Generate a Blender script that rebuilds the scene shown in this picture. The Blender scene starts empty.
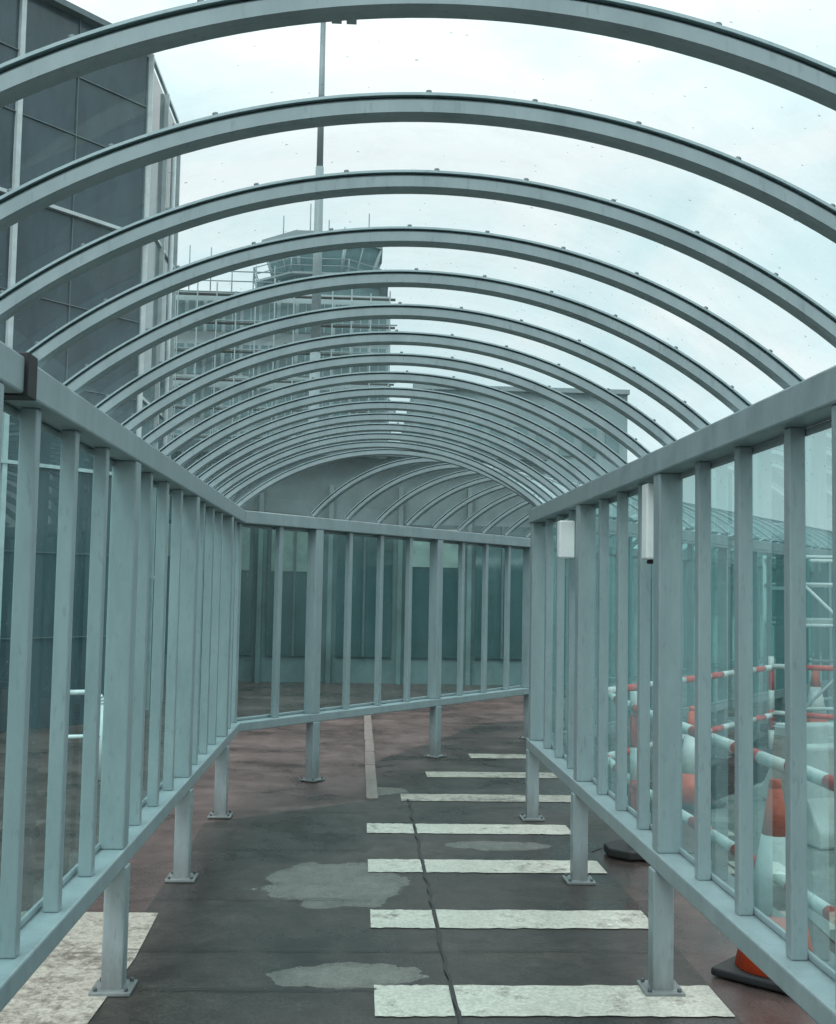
import bpy, bmesh, math, random
from mathutils import Vector, Matrix
random.seed(7)
S=bpy.context.scene
S.view_settings.view_transform='Standard'
S.view_settings.look='None'
S.view_settings.exposure=0
# ---------------------------------------------------------------- materials
def newmat(name):
    m=bpy.data.materials.new(name); m.use_nodes=True
    nt=m.node_tree; nt.nodes.clear()
    out=nt.nodes.new('ShaderNodeOutputMaterial')
    return m,nt,out
def N(nt,t,**k):
    n=nt.nodes.new(t)
    for a,b in k.items(): setattr(n,a,b)
    return n
def noise(nt,scale,detail=5,rough=.6,coord=None,dist=0):
    n=N(nt,'ShaderNodeTexNoise'); n.inputs['Scale'].default_value=scale
    n.inputs['Detail'].default_value=detail; n.inputs['Roughness'].default_value=rough
    n.inputs['Distortion'].default_value=dist
    if coord is not None: nt.links.new(coord,n.inputs['Vector'])
    return n
def ramp(nt,src,stops):
    r=N(nt,'ShaderNodeValToRGB'); e=r.color_ramp.elements
    e[0].position=stops[0][0]; e[0].color=(*stops[0][1],1)
    e[1].position=stops[-1][0]; e[1].color=(*stops[-1][1],1)
    for p,c in stops[1:-1]:
        x=e.new(p); x.color=(*c,1)
    nt.links.new(src,r.inputs[0]); return r
def g(v): return (v,v,v)
def basic(name,col,rough=.5,var=.18,scale=6,metal=0,bump=.0,spec=.5,bscale=60):
    m,nt,out=newmat(name)
    b=N(nt,'ShaderNodeBsdfPrincipled')
    tc=N(nt,'ShaderNodeTexCoord')
    n=noise(nt,scale,6,.65,tc.outputs['Object'])
    r=ramp(nt,n.outputs['Fac'],[(.3,tuple(c*(1-var) for c in col)),(.7,tuple(min(1,c*(1+var)) for c in col))])
    nt.links.new(r.outputs[0],b.inputs['Base Color'])
    rr=ramp(nt,n.outputs['Fac'],[(.3,g(max(0,rough-.1))),(.7,g(min(1,rough+.1)))])
    nt.links.new(rr.outputs[0],b.inputs['Roughness'])
    b.inputs['Metallic'].default_value=metal
    b.inputs['Specular IOR Level'].default_value=spec
    if bump>0:
        n2=noise(nt,bscale,4,.6,tc.outputs['Object'])
        bp=N(nt,'ShaderNodeBump'); bp.inputs['Strength'].default_value=bump; bp.inputs['Distance'].default_value=.01
        nt.links.new(n2.outputs['Fac'],bp.inputs['Height']); nt.links.new(bp.outputs[0],b.inputs['Normal'])
    nt.links.new(b.outputs[0],out.inputs[0])
    return m
def steel():
    m,nt,out=newmat('painted_steel')
    b=N(nt,'ShaderNodeBsdfPrincipled'); tc=N(nt,'ShaderNodeTexCoord')
    mp=N(nt,'ShaderNodeMapping'); mp.inputs['Scale'].default_value=(1,1,.25)
    nt.links.new(tc.outputs['Object'],mp.inputs[0])
    n=noise(nt,9,6,.7,mp.outputs[0])
    r=ramp(nt,n.outputs['Fac'],[(.25,(.225,.285,.30)),(.5,(.275,.34,.355)),(.75,(.32,.39,.405))])
    n2=noise(nt,70,3,.5,mp.outputs[0])
    r2=ramp(nt,n2.outputs['Fac'],[(.60,g(0)),(.72,g(.35))])
    mx=N(nt,'ShaderNodeMixRGB'); nt.links.new(r2.outputs[0],mx.inputs[0]); nt.links.new(r.outputs[0],mx.inputs[1]); mx.inputs[2].default_value=(.15,.18,.185,1)
    sx=N(nt,'ShaderNodeSeparateXYZ'); nt.links.new(tc.outputs['Object'],sx.inputs[0])
    ad=N(nt,'ShaderNodeMath',operation='MULTIPLY_ADD'); nt.links.new(n.outputs['Fac'],ad.inputs[0]); ad.inputs[1].default_value=.35; nt.links.new(sx.outputs[2],ad.inputs[2])
    rg=ramp(nt,ad.outputs[0],[(.17,g(.6)),(.40,g(0))])
    mg=N(nt,'ShaderNodeMixRGB'); nt.links.new(rg.outputs[0],mg.inputs[0]); nt.links.new(mx.outputs[0],mg.inputs[1]); mg.inputs[2].default_value=(.10,.095,.085,1)
    nt.links.new(mg.outputs[0],b.inputs['Base Color'])
    b.inputs['Roughness'].default_value=.36; b.inputs['Metallic'].default_value=.1
    nt.links.new(b.outputs[0],out.inputs[0]); return m
def glass(name,tint,dirt,dirtcol=(.55,.65,.66),vs=26,refl=.6,cut=.13,streak=1.0):
    m,nt,out=newmat(name)
    tc=N(nt,'ShaderNodeTexCoord')
    tr=N(nt,'ShaderNodeBsdfTransparent'); tr.inputs[0].default_value=(*tint,1)
    gs=N(nt,'ShaderNodeBsdfGlossy'); gs.inputs['Roughness'].default_value=.02; gs.inputs[0].default_value=(.85,.95,.95,1)
    fr=N(nt,'ShaderNodeLayerWeight'); fr.inputs[0].default_value=.25
    fm=N(nt,'ShaderNodeMath',operation='MULTIPLY'); nt.links.new(fr.outputs['Fresnel'],fm.inputs[0]); fm.inputs[1].default_value=refl
    mx=N(nt,'ShaderNodeMixShader'); nt.links.new(fm.outputs[0],mx.inputs[0]); nt.links.new(tr.outputs[0],mx.inputs[1]); nt.links.new(gs.outputs[0],mx.inputs[2])
    df=N(nt,'ShaderNodeBsdfDiffuse'); df.inputs[0].default_value=(*dirtcol,1)
    mp=N(nt,'ShaderNodeMapping'); mp.inputs['Scale'].default_value=(1,1,streak); nt.links.new(tc.outputs['Object'],mp.inputs[0])
    n2=noise(nt,3.6,6,.75,mp.outputs[0])
    rd=ramp(nt,n2.outputs['Fac'],[(.35,g(dirt*.2)),(.55,g(dirt)),(.72,g(dirt*2.6))])
    v=N(nt,'ShaderNodeTexVoronoi'); v.inputs['Scale'].default_value=vs; nt.links.new(tc.outputs['Object'],v.inputs['Vector'])
    sub=N(nt,'ShaderNodeMath',operation='MULTIPLY_ADD'); nt.links.new(v.outputs['Color'],sub.inputs[0]); sub.inputs[1].default_value=.22; nt.links.new(v.outputs['Distance'],sub.inputs[2])
    rv=ramp(nt,sub.outputs[0],[(cut,g(.5)),(cut+.06,g(0))])
    ad=N(nt,'ShaderNodeMath',operation='ADD'); nt.links.new(rv.outputs[0],ad.inputs[0]); nt.links.new(rd.outputs[0],ad.inputs[1])
    mx2=N(nt,'ShaderNodeMixShader'); nt.links.new(ad.outputs[0],mx2.inputs[0]); nt.links.new(mx.outputs[0],mx2.inputs[1]); nt.links.new(df.outputs[0],mx2.inputs[2])
    nt.links.new(mx2.outputs[0],out.inputs[0]); return m
M_steel=steel()
M_dark=basic('black_rubber',(.02,.02,.022),.6,.2)
M_bolt=basic('bolt_steel',(.10,.12,.125),.4,.2,metal=.4)
M_roof=glass('roof_polycarbonate',(.87,.97,.975),.045,(.55,.66,.67),34,.55,.12)
M_wall=glass('wall_glass',(.63,.87,.86),.045,(.40,.56,.56),40,.5,.15,.22)
M_white=basic('white_plastic',(.78,.8,.8),.4,.06)
# ---------------------------------------------------------------- mesh helpers
class MB:
    def __init__(s): s.bm=bmesh.new(); s.mats=[]
    def mi(s,m):
        if m not in s.mats: s.mats.append(m)
        return s.mats.index(m)
    def hexa(s,pts,mat):
        vs=[s.bm.verts.new(p) for p in pts]
        i=s.mi(mat)
        for f in ((0,3,2,1),(4,5,6,7),(0,1,5,4),(1,2,6,5),(2,3,7,6),(3,0,4,7)):
            fc=s.bm.faces.new([vs[k] for k in f]); fc.material_index=i
    def box(s,c,size,mat,ax=None,ay=None):
        ax=Vector((*(ax or (1,0)),0)); ay=Vector((*(ay or (-ax.y,ax.x)),0)); az=Vector((0,0,1)); c=Vector(c)
        hx,hy,hz=[v/2 for v in size]
        P=[]
        for z in (-hz,hz):
            for x,y in ((-hx,-hy),(hx,-hy),(hx,hy),(-hx,hy)): P.append(c+ax*x+ay*y+az*z)
        s.hexa(P,mat)
    def cyl(s,a,b,r,mat,r2=None,n=10,caps=True):
        a=Vector(a); b=Vector(b); r2=r if r2 is None else r2
        d=(b-a).normalized(); u=d.orthogonal().normalized(); v=d.cross(u)
        A=[];B=[]
        for k in range(n):
            t=2*math.pi*k/n; o=u*math.cos(t)+v*math.sin(t)
            A.append(s.bm.verts.new(a+o*r)); B.append(s.bm.verts.new(b+o*r2))
        i=s.mi(mat)
        for k in range(n):
            f=s.bm.faces.new((A[k],A[(k+1)%n],B[(k+1)%n],B[k])); f.material_index=i; f.smooth=True
        if caps:
            f=s.bm.faces.new(A[::-1]); f.material_index=i
            f=s.bm.faces.new(B); f.material_index=i
    def poly(s,pts,mat):
        f=s.bm.faces.new([s.bm.verts.new(p) for p in pts]); f.material_index=s.mi(mat)
    def prism(s,plan,z0,z1,mat,plan2=None):
        plan2=plan2 or plan
        A=[s.bm.verts.new((x,y,z0)) for x,y in plan]; B=[s.bm.verts.new((x,y,z1)) for x,y in plan2]
        i=s.mi(mat); n=len(A)
        for k in range(n):
            f=s.bm.faces.new((A[k],A[(k+1)%n],B[(k+1)%n],B[k])); f.material_index=i
        f=s.bm.faces.new(B); f.material_index=i
        f=s.bm.faces.new(A[::-1]); f.material_index=i
    def obj(s,name,parent=None,bevel=0,recalc=True):
        if recalc: bmesh.ops.recalc_face_normals(s.bm,faces=s.bm.faces)
        me=bpy.data.meshes.new(name); s.bm.to_mesh(me); s.bm.free()
        for m in s.mats: me.materials.append(m)
        o=bpy.data.objects.new(name,me); S.collection.objects.link(o)
        if parent: o.parent=parent
        if bevel:
            b=o.modifiers.new('bevel','BEVEL'); b.width=bevel; b.segments=2; b.limit_method='ANGLE'
        return o
def empty(name):
    o=bpy.data.objects.new(name,None); S.collection.objects.link(o); return o
# ---------------------------------------------------------------- covered walkway
TH=math.radians(37.5); T2=math.tan(TH/2)
C0=Vector((.155,8.665,0)); HW=1.115; R=1.745; ZC=.897
class Seg:
    def __init__(s,o,d,t0,t1):
        s.o=Vector(o); s.d=Vector((d[0],d[1],0)); s.n=Vector((d[1],-d[0],0)); s.t0=t0; s.t1=t1
    def p(s,l,t,z): q=s.o+s.n*l+s.d*t; return Vector((q.x,q.y,z))
    def ax(s): return (s.d.x,s.d.y)
T_END=24
seg1=Seg(C0,(0,1),-9.2,0)
seg2=Seg(C0,(math.sin(TH),math.cos(TH)),0,T_END)
walk=empty('covered_walkway')
def arc_section(mb,seg,t,r0,r1,hw,mat,n=40,sc=1.0,lmax=1.135,ch=.007):
    a1=math.asin(lmax/R); i=mb.mi(mat); prev=None
    if ch: prof=((r0+ch,-hw),(r1-ch,-hw),(r1,-hw+ch),(r1,hw-ch),(r1-ch,hw),(r0+ch,hw),(r0,hw-ch*1.4),(r0,-hw+ch*1.4))
    else: prof=((r0,-hw),(r1,-hw),(r1,hw),(r0,hw))
    q_=len(prof)
    for k in range(n+1):
        a=-a1+2*a1*k/n
        ring=[mb.bm.verts.new(seg.p(math.sin(a)*r*sc,t+w,ZC+math.cos(a)*r)) for r,w in prof]
        if prev:
            for q in range(q_):
                f=mb.bm.faces.new((prev[q],prev[(q+1)%q_],ring[(q+1)%q_],ring[q])); f.material_index=i
        else:
            f=mb.bm.faces.new(ring); f.material_index=i
        prev=ring
    f=mb.bm.faces.new(prev[::-1]); f.material_index=i
segM=Seg(C0,(math.sin(TH/2),math.cos(TH/2)),0,0)
arch=MB(); cover=MB(); bolts=MB()
def do_arch(seg,t,n=40,sc=1.0,bolt=True):
    arc_section(arch,seg,t,R-.020,R+.020,.024,M_steel,n,sc)
    arc_section(cover,seg,t,R+.0225,R+.0285,.029,M_steel,n,sc,ch=0)
    if bolt:
        a=-.64+random.uniform(-.03,.03)
        while a<.66:
            for w in (-.017,.017):
                rr=R+.0285
                c=seg.p(math.sin(a)*rr*sc,t+w,ZC+math.cos(a)*rr); c2=seg.p(math.sin(a)*(rr+.008)*sc,t+w,ZC+math.cos(a)*(rr+.008))
                bolts.cyl(c,c2,.0065,M_bolt,n=6)
            a+=.13
B1=.4375; B2=.4625; Y0=4.72
ys=[(k,Y0+(.458*k if k<0 else B1*k)) for k in range(-11,9)]
for k,y in ys: do_arch(seg1,y-C0.y,n=56 if k<0 else 40)
do_arch(segM,0,sc=1/math.cos(TH/2))
k=0
while .567+B2*k<T_END-.1:
    do_arch(seg2,.567+B2*k,n=28 if k<12 else 18,bolt=k<8); k+=1
arch.obj('arch_ribs',walk); cover.obj('glazing_cover_strips',walk); bolts.obj('bolts',walk)
post=MB(); cols=MB(); plates=MB()
def do_post(seg,l,t): 
    if l>0: l+=.014
    post.box(seg.p(l,t,(.56+2.105)/2),(.048,.05,1.545),M_steel,seg.ax())
def do_col(seg,l,t):
    lg=l-.02*(1 if l>0 else -1)
    cols.box(seg.p(l+(.004 if l>0 else 0),t,(.56+2.105)/2),(.098,.10,1.545),M_steel,seg.ax())
    cols.box(seg.p(lg,t,(.01+.49)/2),(.085,.085,.48),M_steel,seg.ax())
    plates.box(seg.p(lg,t,.013),(.16,.16,.014),M_steel,seg.ax())
    for a in (-.06,.06):
        for b in (-.06,.06):
            c=seg.p(lg+a,t+b,.02); plates.cyl(c,c+Vector((0,0,.014)),.009,M_bolt,n=6)
for kk,y in ys:
    for l in (-HW,HW):
        (do_col if kk%4==0 else do_post)(seg1,l,y-C0.y)
do_post(seg1,-HW,Y0+B1*9-C0.y)
do_post(segM,-HW/math.cos(TH/2),0); do_post(segM,HW/math.cos(TH/2)-.014,0)
k=-1
while .567+B2*k<T_END-.1:
    t=.567+B2*k
    f=do_col if k%4==0 else do_post
    f(seg2,-HW,t)
    if t>.6: f(seg2,HW,t)
    k+=1
post.obj('glazing_posts',walk,.005); cols.obj('columns_and_legs',walk,.006); plates.obj('base_plates',walk,.002)
def rail(mb,l0,l1,z0,z1,mat):
    for seg in (seg1,seg2):
        def e(l): return (seg.t0,-l*T2) if seg is seg1 else (l*T2,seg.t1)
        a=e(l0); b=e(l1); P=[]
        for z in (z0,z1):
            P+= [seg.p(l0,a[0],z),seg.p(l1,b[0],z),seg.p(l1,b[1],z),seg.p(l0,a[1],z)]
        mb.hexa(P,mat)
rails=MB()
for sg in (-1,1):
    i0,i1=(sg*(HW-.055),sg*(HW+.055))
    rail(rails,min(i0,i1),max(i0,i1),2.105,2.205,M_steel)
    rail(rails,min(i0,i1),max(i0,i1),.49,.56,M_steel)
    j0,j1=(sg*(HW+.04),sg*(HW+.0545))
    rail(rails,min(j0,j1),max(j0,j1),2.08,2.1045,M_steel); rail(rails,min(j0,j1),max(j0,j1),.5605,.585,M_steel)
rails.obj('top_and_bottom_rails',walk,.007)
gl=MB()
for seg in (seg1,seg2):
    for l in (-HW-.046,HW+.046):
        a,b=(seg.t0,-l*T2) if seg is seg1 else (l*T2,seg.t1)
        gl.poly([seg.p(l,a,.585),seg.p(l,b,.585),seg.p(l,b,2.08),seg.p(l,a,2.08)],M_wall)
gl.obj('side_glass',walk,recalc=False)
rf=MB(); a1=math.asin(1.145/R); n=48
for seg in (seg1,seg2):
    prev=None
    for k in range(n+1):
        a=-a1+2*a1*k/n; l=math.sin(a)*(R+.0212); z=ZC+math.cos(a)*(R+.0212)
        t0,t1=(seg.t0,-l*T2) if seg is seg1 else (l*T2,seg.t1)
        v=(rf.bm.verts.new(seg.p(l,t0,z)),rf.bm.verts.new(seg.p(l,t1,z)))
        if prev:
            f=rf.bm.faces.new((prev[0],prev[1],v[1],v[0])); f.smooth=True; f.material_index=rf.mi(M_roof)
        prev=v
rf.obj('roof_glazing',walk,recalc=False)
ex=MB()
ex.box((C0.x-HW+.004,3.12,2.158),(.125,.085,.118),M_dark)
ex.obj('beam_end_sleeve',walk,.003)
lb=MB()
lb.box((C0.x+HW-.01,4.95,1.92),(.06,.09,.33),M_white)
lb.box((C0.x+HW-.06,6.75,1.92),(.09,.09,.22),M_white)
lb.box((C0.x+HW-.01,4.95,1.745),(.03,.04,.018),M_dark)
lb.obj('emergency_light_boxes',walk,.008)
# ---------------------------------------------------------------- ground
def wet(name,c1,c2,c3,puddles=(),spec=.3):
    m,nt,out=newmat(name)
    b=N(nt,'ShaderNodeBsdfPrincipled'); tc=N(nt,'ShaderNodeTexCoord'); co=tc.outputs['Object']
    n1=noise(nt,1.1,9,.68,co,.4); n2=noise(nt,95,3,.6,co); n3=noise(nt,6,7,.75,co)
    r=ramp(nt,n1.outputs['Fac'],[(.3,c1),(.5,c2),(.68,c3)])
    r2=ramp(nt,n2.outputs['Fac'],[(.3,g(.55)),(.7,g(1.4))])
    mu=N(nt,'ShaderNodeMixRGB',blend_type='MULTIPLY'); mu.inputs[0].default_value=1
    nt.links.new(r.outputs[0],mu.inputs[1]); nt.links.new(r2.outputs[0],mu.inputs[2])
    r3=ramp(nt,n3.outputs['Fac'],[(.3,g(.6)),(.7,g(1.35))])
    mu2=N(nt,'ShaderNodeMixRGB',blend_type='MULTIPLY'); mu2.inputs[0].default_value=1
    nt.links.new(mu.outputs[0],mu2.inputs[1]); nt.links.new(r3.outputs[0],mu2.inputs[2])
    col=mu2.outputs[0]
    rr=ramp(nt,n1.outputs['Fac'],[(.34,g(.13)),(.45,g(.32)),(.66,g(.55))])
    rough=rr.outputs[0]
    if puddles:
        sx=N(nt,'ShaderNodeSeparateXYZ'); nt.links.new(co,sx.inputs[0])
        nd=noise(nt,4.5,6,.6,co)
        tot=None
        def M(op,a,bv):
            q=N(nt,'ShaderNodeMath',operation=op)
            for i,v in enumerate((a,bv)):
                if isinstance(v,(int,float)): q.inputs[i].default_value=v
                else: nt.links.new(v,q.inputs[i])
            return q.outputs[0]
        for (px,py,hx,hy) in puddles:
            dx=M('DIVIDE',M('SUBTRACT',sx.outputs[0],px),hx); dy=M('DIVIDE',M('SUBTRACT',sx.outputs[1],py),hy)
            d=M('ADD',M('MULTIPLY',dx,dx),M('MULTIPLY',dy,dy))
            d=M('ADD',d,M('MULTIPLY',M('SUBTRACT',nd.outputs['Fac'],.5),2.2))
            rp=ramp(nt,d,[(.5,g(.85)),(.9,g(.6)),(.97,g(.8)),(1.0,g(0))]).outputs[0]
            tot=rp if tot is None else M('MAXIMUM',tot,rp)
        pc=ramp(nt,n3.outputs['Fac'],[(.3,(.12,.12,.105)),(.7,(.215,.215,.19))])  # puddles get a paler base colour, standing in for reflected sky
        pc2=N(nt,'ShaderNodeMixRGB',blend_type='MULTIPLY'); pc2.inputs[0].default_value=.6; nt.links.new(pc.outputs[0],pc2.inputs[1]); nt.links.new(r2.outputs[0],pc2.inputs[2])
        mxc=N(nt,'ShaderNodeMixRGB'); nt.links.new(tot,mxc.inputs[0]); nt.links.new(col,mxc.inputs[1]); nt.links.new(pc2.outputs[0],mxc.inputs[2]); col=mxc.outputs[0]
        mxr=N(nt,'ShaderNodeMixRGB'); nt.links.new(tot,mxr.inputs[0]); nt.links.new(rough,mxr.inputs[1]); mxr.inputs[2].default_value=(.18,.18,.18,1); rough=mxr.outputs[0]
    nt.links.new(col,b.inputs['Base Color']); nt.links.new(rough,b.inputs['Roughness'])
    b.inputs['Specular IOR Level'].default_value=spec
    bp=N(nt,'ShaderNodeBump'); bp.inputs['Strength'].default_value=.3; bp.inputs['Distance'].default_value=.004
    nt.links.new(n2.outputs['Fac'],bp.inputs['Height']); nt.links.new(bp.outputs[0],b.inputs['Normal'])
    nt.links.new(b.outputs[0],out.inputs[0]); return m
M_red=wet('wet_red_tarmac',(.045,.034,.031),(.078,.055,.050),(.115,.085,.078),spec=.4)
M_grey=wet('wet_grey_asphalt',(.022,.022,.020),(.037,.035,.031),(.062,.057,.05),
   puddles=((-.10,6.4,.38,.50),(-.02,4.9,.32,.17),(.1,9.3,.3,.2),(.9,7.35,.3,.14)),spec=.32)
def paint(name,w0,w1,c0,c1,sc=12):
    m,nt,out=newmat(name)
    b=N(nt,'ShaderNodeBsdfPrincipled'); tc=N(nt,'ShaderNodeTexCoord'); co=tc.outputs['Object']
    n=noise(nt,sc,10,.85,co,.1); n2=noise(nt,2.2,6,.7,co); n3=noise(nt,70,3,.6,co)
    r=ramp(nt,n2.outputs['Fac'],[(.3,c0),(.7,c1)])
    r3=ramp(nt,n3.outputs['Fac'],[(.3,g(.65)),(.65,g(1.05))])
    mu=N(nt,'ShaderNodeMixRGB',blend_type='MULTIPLY'); mu.inputs[0].default_value=1
    nt.links.new(r.outputs[0],mu.inputs[1]); nt.links.new(r3.outputs[0],mu.inputs[2])
    # wear = fine grain steered by broad patches
    av=N(nt,'ShaderNodeMath',operation='MULTIPLY_ADD'); nt.links.new(n2.outputs['Fac'],av.inputs[0]); av.inputs[1].default_value=.7; 
    sb=N(nt,'ShaderNodeMath',operation='SUBTRACT'); nt.links.new(n.outputs['Fac'],sb.inputs[0]); sb.inputs[1].default_value=.35; nt.links.new(sb.outputs[0],av.inputs[2])
    wv=ramp(nt,av.outputs[0],[(w0,g(0)),(w0+.06,g(.3)),(w1,g(.9))])
    mx=N(nt,'ShaderNodeMixRGB'); nt.links.new(wv.outputs[0],mx.inputs[0]); nt.links.new(mu.outputs[0],mx.inputs[1]); mx.inputs[2].default_value=(.10,.085,.072,1)
    nt.links.new(mx.outputs[0],b.inputs['Base Color']); b.inputs['Roughness'].default_value=.4
    b.inputs['Specular IOR Level'].default_value=.3
    nt.links.new(b.outputs[0],out.inputs[0]); return m
M_paint=paint('worn_white_paint',.53,.68,(.44,.44,.38),(.62,.615,.54))
M_paint2=paint('very_worn_white_paint',.45,.62,(.36,.35,.30),(.54,.52,.45),16)
gm=MB(); gm.poly([(-900,-300,0),(900,-300,0),(900,1500,0),(-900,1500,0)],M_red); gm.obj('ground',recalc=False)
pm=MB(); pm.poly([(-1.02,-3,.004),(1.47,-3,.004),(1.47,7.2,.004),(4.6,11.4,.004),(5.5,16.5,.004),(1.6,14.2,.004),(.13,10.8,.004),(.13,8.9,.004),(-1.02,8.0,.004)],M_grey); pm.obj('walkway_pavement',recalc=False)
M_apron=wet('wet_apron_concrete',(.10,.115,.11),(.15,.165,.155),(.21,.225,.215))
pa=MB(); pa.poly([(1.95,2,.004),(60,2,.004),(60,90,.004),(14,90,.004),(8.5,20,.004),(2.6,9.5,.004)],M_apron); pa.obj('apron_pavement',recalc=False)
mk=MB()
def stripe(x0,x1,yc,h,mat=None):
    mat=mat or M_paint
    n=max(14,int((x1-x0)/.04))
    xs=[x0+(x1-x0)*i/n for i in range(n+1)]
    lo=[(x,yc-h/2+random.uniform(-.008,.008),.008) for x in xs]; hi=[(x,yc+h/2+random.uniform(-.008,.008),.008) for x in reversed(xs)]
    mk.poly(lo+hi,mat)
for (x0,x1,yc,h) in ((.09,1.46,4.60,.34),(.085,1.455,5.72,.31),(.08,1.45,6.80,.31),(.08,1.45,7.85,.31),(.35,1.7,9.02,.30),(.61,2.0,10.15,.30),(1.1,2.3,11.3,.30)):
    if x0<.2: stripe(x0,.392,yc,h); stripe(.412,x1,yc,h)
    else: stripe(x0,x1,yc,h,M_paint2)
mk.poly([(-4.2,2.2,.008),(-1.03,2.2,.008),(-.97,4.0,.008),(-.93,5.1,.008),(-.95,5.80,.008),(-2.4,5.84,.008),(-4.2,5.8,.008)],M_paint2)
mk.obj('road_markings',recalc=False)
M_joint=basic('joint_sealant',(.010,.010,.010),.45,.3)
M_pale=basic('pale_kerb_strip',(.16,.14,.125),.6,.35,20)
jt=MB()
y=-2.0; px=.402
while y<8.9:
    y2=y+.12; nx=.402+random.uniform(-.008,.008); w=.005+random.random()*.004
    jt.poly([(px-w,y,.0125),(px+w,y,.0125),(nx+w,y2,.0125),(nx-w,y2,.0125)],M_joint); y=y2; px=nx
for yy in (4.72,5.22,6.05,7.2,8.4):
    x=-1.0; py=yy
    while x<(.06 if yy!=5.22 else 1.44):
        ny=yy+random.uniform(-.01,.01); w=.002+random.random()*.003
        if abs(x-.4)>.03: jt.poly([(x,py-w,.0122),(x+.1,ny-w,.0122),(x+.1,ny+w,.0122),(x,py+w,.0122)],M_joint)
        x+=.1; py=ny
jt.obj('pavement_joints',recalc=False)
ks=MB(); 
for i in range(7): ks.box((.13+random.uniform(-.004,.004),9.35+i*.86,.007),(.09,.84,.012),M_pale)
ks.obj('kerb_strip')
# ---------------------------------------------------------------- traffic cones and barriers
M_or=basic('cone_orange',(.78,.09,.03),.45,.2,10)
M_cw=basic('cone_white',(.75,.75,.73),.4,.15,10)
M_redp=basic('pole_red',(.68,.045,.03),.4,.15,10)
def cone(x,y,h=.78):
    e=empty('traffic_cone'); e.location=(x,y,.005)
    m=MB(); s=h/.78
    m.box((0,0,.02),(.38*s,.38*s,.035),M_dark)
    m.obj('base',e,.01)
    b=MB()
    zs=[(.038,.16),(.26,.112),(.56,.055),(.745,.027),(.78,.022)]
    mt=[M_or,M_cw,M_or,M_or]
    for (z0,r0),(z1,r1),mm in zip(zs,zs[1:],mt): b.cyl((0,0,z0*s),(0,0,z1*s),r0*s,mm,r1*s,n=28)
    b.obj('body',e)
    e.rotation_euler=(0,0,random.random()); return e
cone(1.79,4.9,.82); cone(2.57,8.8,.75); cone(5.1,12.7,.85); cone(4.3,9.9,.75)
bar=empty('safety_barrier'); bm_=MB(); ft=MB()
def striped(a,b,r=.028,st=.32):
    a=Vector(a);b=Vector(b);L=(b-a).length;d=(b-a)/L;t=0;k=0
    while t<L:
        t2=min(L,t+st); bm_.cyl(a+d*t,a+d*t2,r,(M_redp if k%2 else M_cw),n=12); t=t2;k+=1
route=[(1.80,2.4),(1.78,4.7),(1.72,7.13),(1.78,8.3),(4.2,11.6),(6.8,10.0)]
for z in (.43,.9):
    for a,b in zip(route,route[1:]): striped((a[0],a[1],z),(b[0],b[1],z+random.uniform(-.03,.03)))
for p in (route[0],route[2],route[4],route[5]):
    striped((p[0],p[1],.06),(p[0],p[1],1.0),.03,.2)
    ft.prism([(p[0]+.19*math.cos(a*math.pi/4+.39),p[1]+.19*math.sin(a*math.pi/4+.39)) for a in range(8)],.008,.06,M_dark)
bm_.obj('striped_poles',bar); ft.obj('rubber_feet',bar,.01)
M_conc=basic('pale_concrete',(.40,.43,.41),.6,.22,5,bump=.3)
for (x,y,rot,L) in ((3.7,7.75,.25,1.7),(3.95,9.0,.25,1.4)):
    m=MB(); prof=[(-.28,0),(.28,0),(.28,.1),(.14,.3),(.09,.62),(-.09,.62),(-.14,.3),(-.28,.1)]
    A=[m.bm.verts.new((-L/2,p[0],p[1])) for p in prof]; B=[m.bm.verts.new((L/2,p[0],p[1])) for p in prof]
    m.mi(M_conc); m.bm.faces.new(A); m.bm.faces.new(B[::-1])
    for k in range(8): m.bm.faces.new((A[k],A[(k+1)%8],B[(k+1)%8],B[k]))
    o=m.obj('concrete_barrier',None,.02); o.location=(x,y,.006); o.rotation_euler=(0,0,rot)
M_tube=basic('white_tube',(.7,.73,.73),.35,.1)
sc=MB(); x0,x1,y0,y1=4.85,6.3,12.4,13.6
for x in (x0,x1):
    for y in (y0,y1):
        sc.cyl((x,y,.1),(x,y,2.1),.026,M_tube); sc.cyl((x,y,.005),(x,y,.1),.06,M_dark)
for z in (.4,.85,1.3,1.75,2.05):
    for y in (y0,y1): sc.cyl((x0,y,z),(x1,y,z),.02,M_tube)
    for x in (x0,x1): sc.cyl((x,y0,z),(x,y1,z),.02,M_tube)
sc.cyl((x0,y0,.4),(x1,y0,1.75),.018,M_tube); sc.cyl((x1,y0,.4),(x0,y0,1.75),.018,M_tube)
sc.box(((x0+x1)/2,(y0+y1)/2,1.34),(1.4,1.1,.05),M_conc)
sc.obj('scaffold_tower')
hp=MB(); cx,cy=-2.45,9.6; prev=None
path=[(0,.005),(0,.62)]+[(.1-.1*math.cos(a),.62+.1*math.sin(a)) for a in [math.pi/2*k/6 for k in range(1,7)]]
path+= [(.25,.72)]+[(.25+.1*math.sin(a),.62+.1*math.cos(a)) for a in [math.pi/2*k/6 for k in range(1,7)]]+[(.35,.005)]
for p in path:
    q=(cx+p[0],cy+p[0]*.3,p[1])
    if prev: hp.cyl(prev,q,.022,M_tube,n=12)
    prev=q
hp.cyl((cx,cy,.36),(cx+.35,cy+.105,.36),.018,M_tube)
hp.obj('cycle_hoop')
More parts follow.
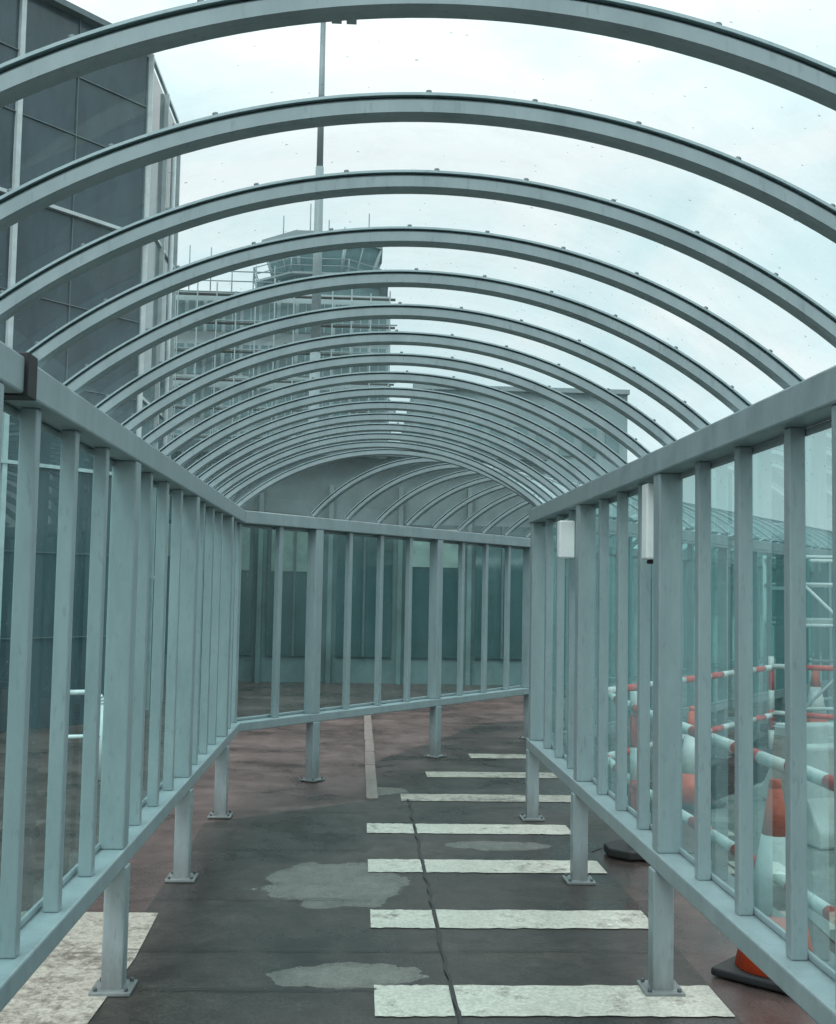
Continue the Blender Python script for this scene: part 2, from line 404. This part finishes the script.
# ---------------------------------------------------------------- left building
def cladding(name,c,rough=.25):
    m,nt,out=newmat(name)
    b=N(nt,'ShaderNodeBsdfPrincipled'); tc=N(nt,'ShaderNodeTexCoord')
    mp=N(nt,'ShaderNodeMapping'); mp.inputs['Scale'].default_value=(1,1,.3); nt.links.new(tc.outputs['Object'],mp.inputs[0])
    n=noise(nt,1.6,8,.7,mp.outputs[0]); r=ramp(nt,n.outputs['Fac'],[(.3,tuple(v*.6 for v in c)),(.7,tuple(v*1.4 for v in c))])
    nt.links.new(r.outputs[0],b.inputs['Base Color']); b.inputs['Roughness'].default_value=rough
    nt.links.new(b.outputs[0],out.inputs[0]); return m
M_clad=cladding('dark_cladding',(.042,.066,.078),.2)
M_seam=basic('cladding_seam',(.10,.13,.14),.4,.2)
M_wind=basic('window_glass_dark',(.05,.09,.095),.08,.3,.5)
M_frame=basic('pale_aluminium',(.48,.53,.54),.4,.15)
bl=empty('terminal_building')
C=Vector((-2.78,14.0)); d39=Vector((-.63,-.777)); 
P0=C; P1=C+d39*9.5; P2=P1+Vector((-9,2)); P3=Vector((-12,17.2)); P4=Vector((-2.78,16.3))
m=MB(); m.prism([tuple(P0),tuple(P4),tuple(P3),tuple(P2),tuple(P1)],0,8.2,M_clad); m.obj('walls',bl)
m=MB()
nrm=Vector((.777,-.63))
def strip(a,b,z0,z1,w,mat,nn,off=.02):
    a=Vector(a)+nn*off; b=Vector(b)+nn*off; mid=(a+b)/2; d=(b-a); L=d.length; d=d/L
    m.box((mid.x,mid.y,(z0+z1)/2),(L,w,z1-z0),mat,(d.x,d.y))
for t in (1.75,4.1,6.6,8.8):
    p=C+d39*t; strip(p,p+d39*.06,0,8.2,.06,M_frame,nrm)
strip(C,C+d39*9.5,5.85,5.89,.07,M_frame,nrm,.025); strip(C,C+d39*9.5,2.9,2.94,.07,M_frame,nrm,.025)
for z in (1.0,1.95,3.85,4.8,6.8,7.5): strip(C,C+d39*9.5,z,z+.012,.02,M_seam,nrm,.012)
for t in [1.2*k for k in range(1,8)]:
    p=C+d39*(t-.2); strip(p,p+d39*.012,0,8.2,.02,M_seam,nrm,.008)
strip(C+Vector((.02,0)),C+d39*9.6,8.2,8.27,.16,M_seam,nrm,.03)
nx=Vector((1,0))
for y in (14.05,15.2,16.25): strip((-2.78,y-.02),(-2.78,y+.02),0,8.2,.08,M_frame,nx,.04)
for z in (1.7,3.9,6.1,8.22): strip((-2.78,14.08),(-2.78,16.22),z,z+.04,.04,M_frame,nx,.03)
strip((-2.78,14.0),(-2.78,16.3),.05,8.15,.02,M_wind,nx,.012)
m.cyl((-2.70,15.7,0),(-2.70,15.7,8.0),.035,M_frame)
m.obj('cladding_trim',bl)
m=MB()
for t0 in (2.4,4.7,7.2):
    a=C+d39*t0; b=C+d39*(t0+1.3); strip(a,b,.9,2.3,.04,M_wind,nrm,.03)
m.obj('windows',bl)
lo=empty('low_terminal_block')
M_low=basic('grey_render',(.15,.20,.205),.45,.35,.9)
m=MB(); m.prism([(-13,20),(3.2,20),(3.2,30),(-13,30)],0,3.9,M_low); m.obj('walls',lo)
m=MB()
strip((-13,20),(3.2,20),3.9,4.1,.5,M_seam,Vector((0,-1)),.1)
random.seed(3)
M_room=basic('window_blind',(.22,.28,.26),.6,.3,3)
for k in range(13):
    x=-12.4+k*1.2
    strip((x,20),(x+.95,20),.45,2.75,.05,M_wind,Vector((0,-1)),.02)
    if random.random()<.6: strip((x+.06,20),(x+.89,20),1.2+random.random()*1.1,2.68,.02,M_room,Vector((0,-1)),.05)
    strip((x+.45,20),(x+.49,20),.45,2.75,.05,M_seam,Vector((0,-1)),.06)
    strip((x+1.04,20),(x+1.12,20),0,3.4,.16,M_low,Vector((0,-1)),.08)
m.obj('windows_and_fascia',lo)
# ---------------------------------------------------------------- control tower block
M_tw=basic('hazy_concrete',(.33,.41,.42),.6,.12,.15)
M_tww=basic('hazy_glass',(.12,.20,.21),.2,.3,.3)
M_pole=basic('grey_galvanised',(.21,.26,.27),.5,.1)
ct=empty('control_tower')
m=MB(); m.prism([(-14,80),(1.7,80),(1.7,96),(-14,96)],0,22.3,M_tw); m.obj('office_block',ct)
m=MB()
for r in range(7):
    z=1.2+r*3.05
    for c in range(12):
        x=-13.7+c*1.28
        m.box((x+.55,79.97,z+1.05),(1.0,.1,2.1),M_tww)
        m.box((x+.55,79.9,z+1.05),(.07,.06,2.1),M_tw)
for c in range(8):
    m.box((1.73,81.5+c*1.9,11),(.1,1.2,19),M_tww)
m.obj('windows',ct)
m=MB()
for k in range(13):
    x=-14.3+k*1.33; m.cyl((x,78.9,0),(x,78.9,22.0+random.uniform(0,2.2 if k<7 else .5)),.055,M_pole,n=6)
for z in range(2,24,2): m.cyl((-14.6,78.9,z),(2.2 if z<22 else -5.5,78.9,z),.05,M_pole,n=6); m.box((-6.2,79.3,z-.1),(16.5,.6,.05),M_pale)
for k in range(6):
    x=-14+k*1.5; m.cyl((x,80.5,22.3),(x,80.5,24+random.random()*1.8),.045,M_pole,n=6)
m.cyl((-14,80.5,23.9),(-6,80.5,23.9),.045,M_pole,n=6); m.cyl((-14,80.5,23.2),(-6,80.5,23.2),.045,M_pole,n=6)
m.obj('scaffolding',ct)
def octo(cx,cy,r): return [(cx+r*math.cos(math.pi/8+a*math.pi/4),cy+r*math.sin(math.pi/8+a*math.pi/4)) for a in range(8)]
m=MB(); cx,cy=-3.3,85; dz=.9
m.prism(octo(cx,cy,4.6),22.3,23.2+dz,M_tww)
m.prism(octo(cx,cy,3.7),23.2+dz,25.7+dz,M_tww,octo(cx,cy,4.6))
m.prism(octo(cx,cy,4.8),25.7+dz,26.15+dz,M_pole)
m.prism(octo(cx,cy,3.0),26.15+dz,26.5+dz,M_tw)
a=octo(cx,cy,3.73); b=octo(cx,cy,4.64)
for k in range(8):
    m.cyl((*a[k],23.2+dz),(*b[k],25.7+dz),.13,M_tw,n=6)
    j=(k+1)%8; m.cyl(((a[k][0]+a[j][0])/2,(a[k][1]+a[j][1])/2,23.2+dz),((b[k][0]+b[j][0])/2,(b[k][1]+b[j][1])/2,25.7+dz),.07,M_tw,n=6)
rl=octo(cx,cy,5.3)
m.prism(octo(cx,cy,5.3),22.9+dz,23.05+dz,M_pole)
for k in range(8):
    j=(k+1)%8
    for z in (23.5,24.0): m.cyl((*rl[k],z+dz),(*rl[j],z+dz),.04,M_pole,n=6)
    m.cyl((*rl[k],23+dz),(*rl[k],24.05+dz),.05,M_pole,n=6)
for dx,h in ((-3,2.2),(-1,3.2),(1.6,1.5),(3.4,2.6),(-2,1.2),(.4,2.0)): m.cyl((cx+dx,cy,26+dz),(cx+dx,cy,26.4+dz+h),.05,M_pole,n=6)
m.obj('control_cab',ct)
ms=empty('floodlight_mast'); m=MB()
m.cyl((-2.62,60,0),(-2.62,60,14),.32,M_pole,.28,n=14); m.cyl((-2.62,60,14),(-2.62,60,24),.26,M_pole,.22,n=14); m.cyl((-2.62,60,24),(-2.62,60,32.6),.18,M_pole,.14,n=14)
m.obj('pole',ms)
m=MB(); m.cyl((-4.2,60,32.2),(-.9,60,32.2),.08,M_pole); m.cyl((-2.62,58.6,32.2),(-2.62,61.4,32.2),.08,M_pole)
for x in (-4.1,-3.3,-1.9,-1.1): m.box((x,59.8,32.05),(.55,.5,.25),M_pole); 
m.obj('floodlights',ms,.03)
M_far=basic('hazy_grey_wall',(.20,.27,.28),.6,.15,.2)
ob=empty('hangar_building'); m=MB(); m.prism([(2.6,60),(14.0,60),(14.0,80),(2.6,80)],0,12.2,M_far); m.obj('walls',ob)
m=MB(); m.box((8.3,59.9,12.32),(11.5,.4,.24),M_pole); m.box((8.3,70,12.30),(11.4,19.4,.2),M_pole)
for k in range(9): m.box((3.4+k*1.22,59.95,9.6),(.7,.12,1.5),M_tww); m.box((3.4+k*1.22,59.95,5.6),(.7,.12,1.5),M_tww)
m.obj('windows_and_parapet',ob)
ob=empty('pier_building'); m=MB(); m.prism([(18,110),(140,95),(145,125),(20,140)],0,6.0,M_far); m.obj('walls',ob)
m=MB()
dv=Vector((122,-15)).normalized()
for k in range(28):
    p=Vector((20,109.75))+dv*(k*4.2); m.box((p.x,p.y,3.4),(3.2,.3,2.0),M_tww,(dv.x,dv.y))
m.obj('windows',ob)
# ---------------------------------------------------------------- world, sun
W=bpy.data.worlds.new('World'); S.world=W; W.use_nodes=True; nt=W.node_tree; nt.nodes.clear()
out=N(nt,'ShaderNodeOutputWorld'); bg=N(nt,'ShaderNodeBackground'); bg.inputs[1].default_value=.1
sky=N(nt,'ShaderNodeTexSky'); sky.sky_type='NISHITA'; sky.sun_disc=False
EL=math.radians(48); RO=math.radians(205); sky.sun_elevation=EL; sky.sun_rotation=RO
tc=N(nt,'ShaderNodeTexCoord'); mp=N(nt,'ShaderNodeMapping'); mp.inputs['Scale'].default_value=(1,1,1.8); nt.links.new(tc.outputs['Generated'],mp.inputs[0])
nz=noise(nt,2.6,7,.58,mp.outputs[0],.4)
cl=ramp(nt,nz.outputs['Fac'],[(.38,(.74,.90,.93)),(.5,(.88,.965,.98)),(.58,(1,1,1))])
sep=N(nt,'ShaderNodeSeparateXYZ'); nt.links.new(tc.outputs['Generated'],sep.inputs[0])
mr=N(nt,'ShaderNodeMapRange'); mr.inputs['From Min'].default_value=.36; mr.inputs['From Max'].default_value=1; mr.inputs['To Min'].default_value=11; mr.inputs['To Max'].default_value=31
nt.links.new(sep.outputs[2],mr.inputs['Value'])
sc_=N(nt,'ShaderNodeVectorMath',operation='SCALE'); nt.links.new(mr.outputs[0],sc_.inputs['Scale']); nt.links.new(cl.outputs[0],sc_.inputs[0])
mx=N(nt,'ShaderNodeMixRGB'); mx.inputs[0].default_value=.94; nt.links.new(sky.outputs[0],mx.inputs[1]); nt.links.new(sc_.outputs[0],mx.inputs[2])
nt.links.new(mx.outputs[0],bg.inputs[0]); nt.links.new(bg.outputs[0],out.inputs[0])
L=bpy.data.lights.new('sun','SUN'); L.energy=1.3; L.angle=math.radians(20); L.color=(1,.98,.95)
lo_=bpy.data.objects.new('sun',L); S.collection.objects.link(lo_)
sd=Vector((math.sin(RO)*math.cos(EL),math.cos(RO)*math.cos(EL),math.sin(EL)))
lo_.rotation_euler=sd.to_track_quat('Z','Y').to_euler()
# ---------------------------------------------------------------- camera
F=1150.; RHO=.018
v=Vector((-58,-78,-F)).normalized()
u=Vector((math.sin(RHO),math.cos(RHO),(-58*math.sin(RHO)-78*math.cos(RHO))/F)).normalized()
xx=v.cross(u)
Rwc=Matrix((xx,v,u)).transposed()
cam=bpy.data.cameras.new('camera'); co=bpy.data.objects.new('camera',cam); S.collection.objects.link(co)
co.matrix_world=Matrix.Translation((0,0,1.6))@Rwc.transposed().to_4x4()
cam.sensor_fit='VERTICAL'; cam.sensor_height=36; cam.lens=F*36/1024; cam.clip_end=3000; cam.clip_start=.05
S.camera=co
